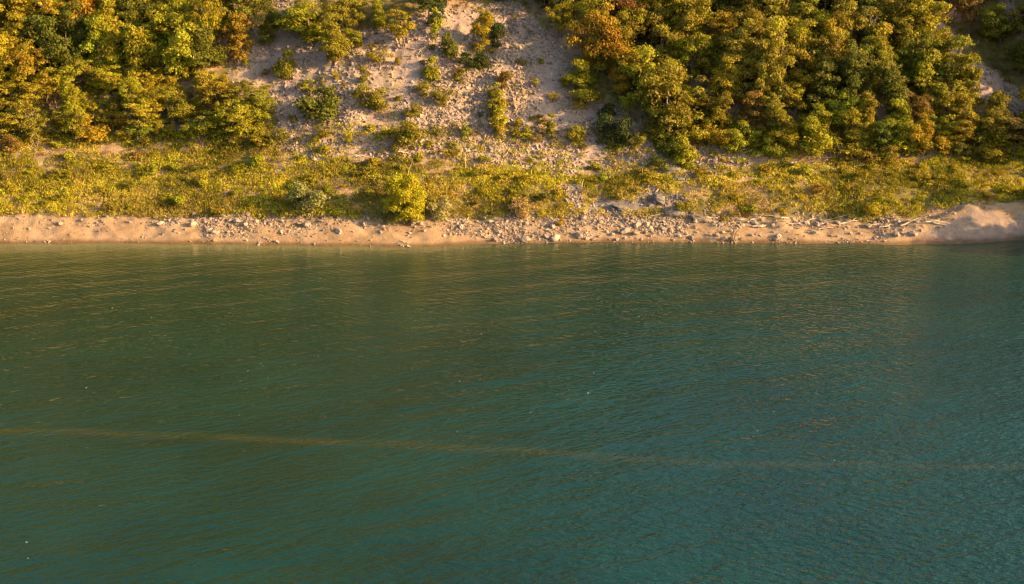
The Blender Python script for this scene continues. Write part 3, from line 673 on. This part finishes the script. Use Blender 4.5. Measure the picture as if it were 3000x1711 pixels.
# small stones
def stones(name, label, x, y, size, seed):
    r_ = np.random.RandomState(seed); n = len(x); t = (1+5**0.5)/2
    V = np.array([[i, j, k] for i in (-.42, .42) for j in (-.42, .42) for k in (-.42, .42)], float)
    F = np.array([[0,1,3,2],[4,6,7,5],[0,4,5,1],[2,3,7,6],[0,2,6,4],[1,5,7,3]])
    v = (V[None]+0.17*r_.normal(size=(n, 8, 3)))*size[:, None, None]*np.stack([0.8+0.7*r_.rand(n), 0.7+0.4*r_.rand(n), 0.55+0.4*r_.rand(n)], -1)[:, None]
    tl = r_.normal(size=(n, 2))*0.35; v[..., 2] += v[..., 0]*tl[:, :1]+v[..., 1]*tl[:, 1:]
    a = r_.rand(n)*6.28; c, s_ = np.cos(a)[:, None], np.sin(a)[:, None]
    v = np.stack([v[..., 0]*c-v[..., 1]*s_, v[..., 0]*s_+v[..., 1]*c, v[..., 2]], -1)
    v += np.stack([x, y, height(x, y)+size*0.15], -1)[:, None]
    f = (F[None]+8*np.arange(n)[:, None, None]).reshape(-1, 4)
    me = mesh_arrays(name, v.reshape(-1, 3), f, M['stones'], False, {'var': ('FLOAT', 'FACE', np.repeat(np.clip(0.5+0.27*r_.normal(size=n), 0, 1), 6))})
    return tag(link(name, me), label, 'stones', None, 'stuff')
nn = 130000; x = rng.uniform(-30, 62, nn); s = rng.uniform(4.2, 33, nn); y = s+shore(x)
k_ = (anyin(x, y, SCREE+GULLY+SPOTS) & (rng.rand(nn) < np.clip(0.62+1.6*fbm(x*0.25, y*0.2+4, 3), 0.1, 1)))
x, y = x[k_], y[k_]; stones('scree_stones', 'loose pale stones strewn over the scree slope', x, y, 0.08+0.26*rng.rand(len(x))**3, 7); print('scree stones', len(x))
nn = 60000; x = rng.uniform(-50, 50, nn); s = rng.uniform(0.0, 4.6, nn); y = s+shore(x); u_, v_ = project(np.stack([x, y, height(x, y)], -1))
k_ = rng.rand(nn) < beach_density(u_)*np.clip(0.25+2.2*fbm(x*0.4+9, y*0.5, 3)+0.5*(s > 2.4), 0.03, 1)
k_ &= ~anyin(x, y, [MOUND], 0.2)
x, y = x[k_], y[k_]; stones('beach_stones', 'small stones and gravel scattered over the beach', x, y, 0.05+0.17*rng.rand(len(x))**4, 8); print('beach stones', len(x))

# ------------------------------------------------------------------ driftwood, stalks, twigs, flecks
def branch(seed, L, r):
    r_ = np.random.RandomState(seed); n = 6; pts = [np.array([-L/2, 0, r])]
    for k in range(1, n): pts.append(np.array([-L/2+L*k/(n-1), r_.normal()*0.05*L, r+abs(r_.normal())*0.02*L]))
    parts = [tube(pts, r*np.linspace(1.1, 0.4, n), 6)]
    for _ in range(2):
        a = pts[r_.randint(1, n-1)]; parts.append(tube([a, a+np.array([L*0.12, r_.choice([-1, 1])*L*0.08, 0.05*L]), a+np.array([L*0.22, r_.choice([-1, 1])*L*0.13, 0.06*L])], r*np.array([.5, .35, .15]), 4))
    v, f = join(parts); return mesh_arrays('driftwood', v, f, M['wood'], True)
LOGS = [branch(400+i, 2.0, 0.075) for i in range(4)]
def log(u, v, lpx, label, group=None, turn=None):
    p = ground([u], [v])[0]; a = rng.normal()*0.25 if turn is None else turn; L = lpx/PXM
    hx = float(height(p[0]+0.5, p[1])-height(p[0]-0.5, p[1]))
    o = link('driftwood', LOGS[rng.randint(4)]); o.scale = (L/2, 1, 1); o.location = (p[0], p[1], p[2]+0.02)
    o.rotation_euler = (0, -math.atan(hx), a); return tag(o, label, 'driftwood', group)
log(2085, 546, 96, 'longest bleached log lying along the top of the beach', None, 0.03)
log(1990, 405, 44, 'bleached branch lying in dry grass at the wood edge')
for u, v, l in [(1890, 548, 40), (1930, 556, 60), (1960, 545, 34), (1985, 562, 44), (2020, 552, 50), (2050, 560, 36), (2120, 556, 60), (2150, 546, 40), (2180, 562, 44), (2230, 548, 50), (2270, 555, 60), (2300, 548, 40), (2330, 556, 46), (2210, 566, 40), (1900, 566, 50), (2060, 572, 40), (1850, 550, 36), (2345, 562, 40)]:
    log(u, v, l, 'bleached branch in the driftwood along the top of the beach', 'driftwood along the top of the beach')
for u, v, l in [(1905, 540, 60), (1640, 538, 40), (1780, 548, 40)]: log(u, v, l, 'weathered branch lying below the grey bedrock', 'branches below the grey bedrock')
for u, v, l in [(2190, 385, 36), (2215, 380, 40), (2250, 378, 44), (2290, 384, 30), (1870, 380, 40), (1945, 392, 36), (2060, 396, 50), (2100, 400, 40), (1900, 386, 50), (1850, 376, 44)]:
    log(u, v, l, 'thin bleached stick lying at the foot of the olive wood', 'sticks at the foot of the olive wood')
for u, v, l in [(1120, 392, 40), (1010, 384, 40), (1180, 380, 36), (1480, 402, 60), (1300, 408, 44), (900, 392, 30), (860, 372, 30), (1400, 398, 36)]:
    log(u, v, l, 'thin bleached stick lying at the foot of the scree', 'sticks at the foot of the scree')
def stalk(u, v, hpx, lean, label, group):
    p = ground([u], [v])[0]; h = hpx/PXM
    vv_, ff = tube([(0, 0, -0.1), (lean*0.3*h, 0, 0.5*h), (lean*h, 0.05, h)], [0.035, 0.028, 0.012], 4)
    o = link('dry_stalk', mesh_arrays('dry_stalk', vv_, ff, M['stalk'], True)); o.location = p; tag(o, label, 'stalk', group)
for u, v, h, l in [(1160, 420, 50, 0.05), (1208, 412, 34, 0.5), (1208, 428, 26, 0.4), (1600, 446, 30, 0.05), (1016, 440, 40, 0.35), (1360, 440, 22, -0.05), (1450, 470, 26, 0.2), (1325, 442, 22, 0.0)]:
    stalk(u, v, h, l, 'single dry straw-coloured stalk sticking up at the foot of the scree', 'dry stalks at the foot of the scree')
def twig_bush(u, v, hpx, label):
    p = ground([u], [v])[0]; h = hpx/PXM; r_ = np.random.RandomState(9); parts = []
    for k in range(16):
        a = r_.rand()*6.28; e = np.array([math.cos(a), math.sin(a)*0.7, 0])*h*0.55*r_.rand(); hh = h*(0.5+0.5*r_.rand())
        m1 = e*0.4+np.array([0, 0, hh*0.5]); parts.append(tube([e*0.15-np.array([0, 0, .15]), m1, e+np.array([0, 0, hh])], [0.025, 0.018, 0.008], 4))
        parts.append(tube([m1, m1+np.array([r_.normal()*.2, r_.normal()*.2, hh*0.35])], [0.014, 0.006], 4))
    v_, f_ = join(parts); o = link('bare_twigs', mesh_arrays('bare_twigs', v_, f_, M['bark'], True)); o.location = p; tag(o, label, 'twigs')
twig_bush(1826, 602, 48, 'cluster of bare dark twigs standing at the waterline')
def fleck_mesh(seed):
    me = rock_mesh(seed, 1, 0.3, 0.6); me.materials[0] = M['foam']; return me
FL = [fleck_mesh(500+i) for i in range(3)]
for u, v, s_ in [(378,792,5),(373,827,4),(411,837,4),(280,768,6),(215,967,6),(618,925,5),(650,906,5),(669,943,4),(597,1035,4),(793,888,4),(1146,951,6),(1466,980,9),(1480,930,6),(1416,945,5),(1418,972,4),(1552,733,4),(1593,789,6),(1627,786,5),(1773,867,4),(2091,772,5),(2066,843,4),(1929,1026,5),(1323,1028,5),(1200,832,4),(66,1352,8),(1140,1075,5),(1655,862,4),(70,1392,6),(2080,1148,7),(1888,1074,6)]:
    d = rays([u], [v])[0]; p = CAM+d*(-CAM[2]/d[2]); sz = s_/PXM*np.linalg.norm(p-CAM)/129*0.42
    o = link('floating_fleck', FL[rng.randint(3)]); o.location = (p[0], p[1], 0.01); o.scale = (sz*1.2, sz*1.4, sz*0.7); o.rotation_euler = (0, 0, rng.rand()*6)
    tag(o, 'tiny white fleck floating on the open lake', 'fleck', 'white flecks on the lake')
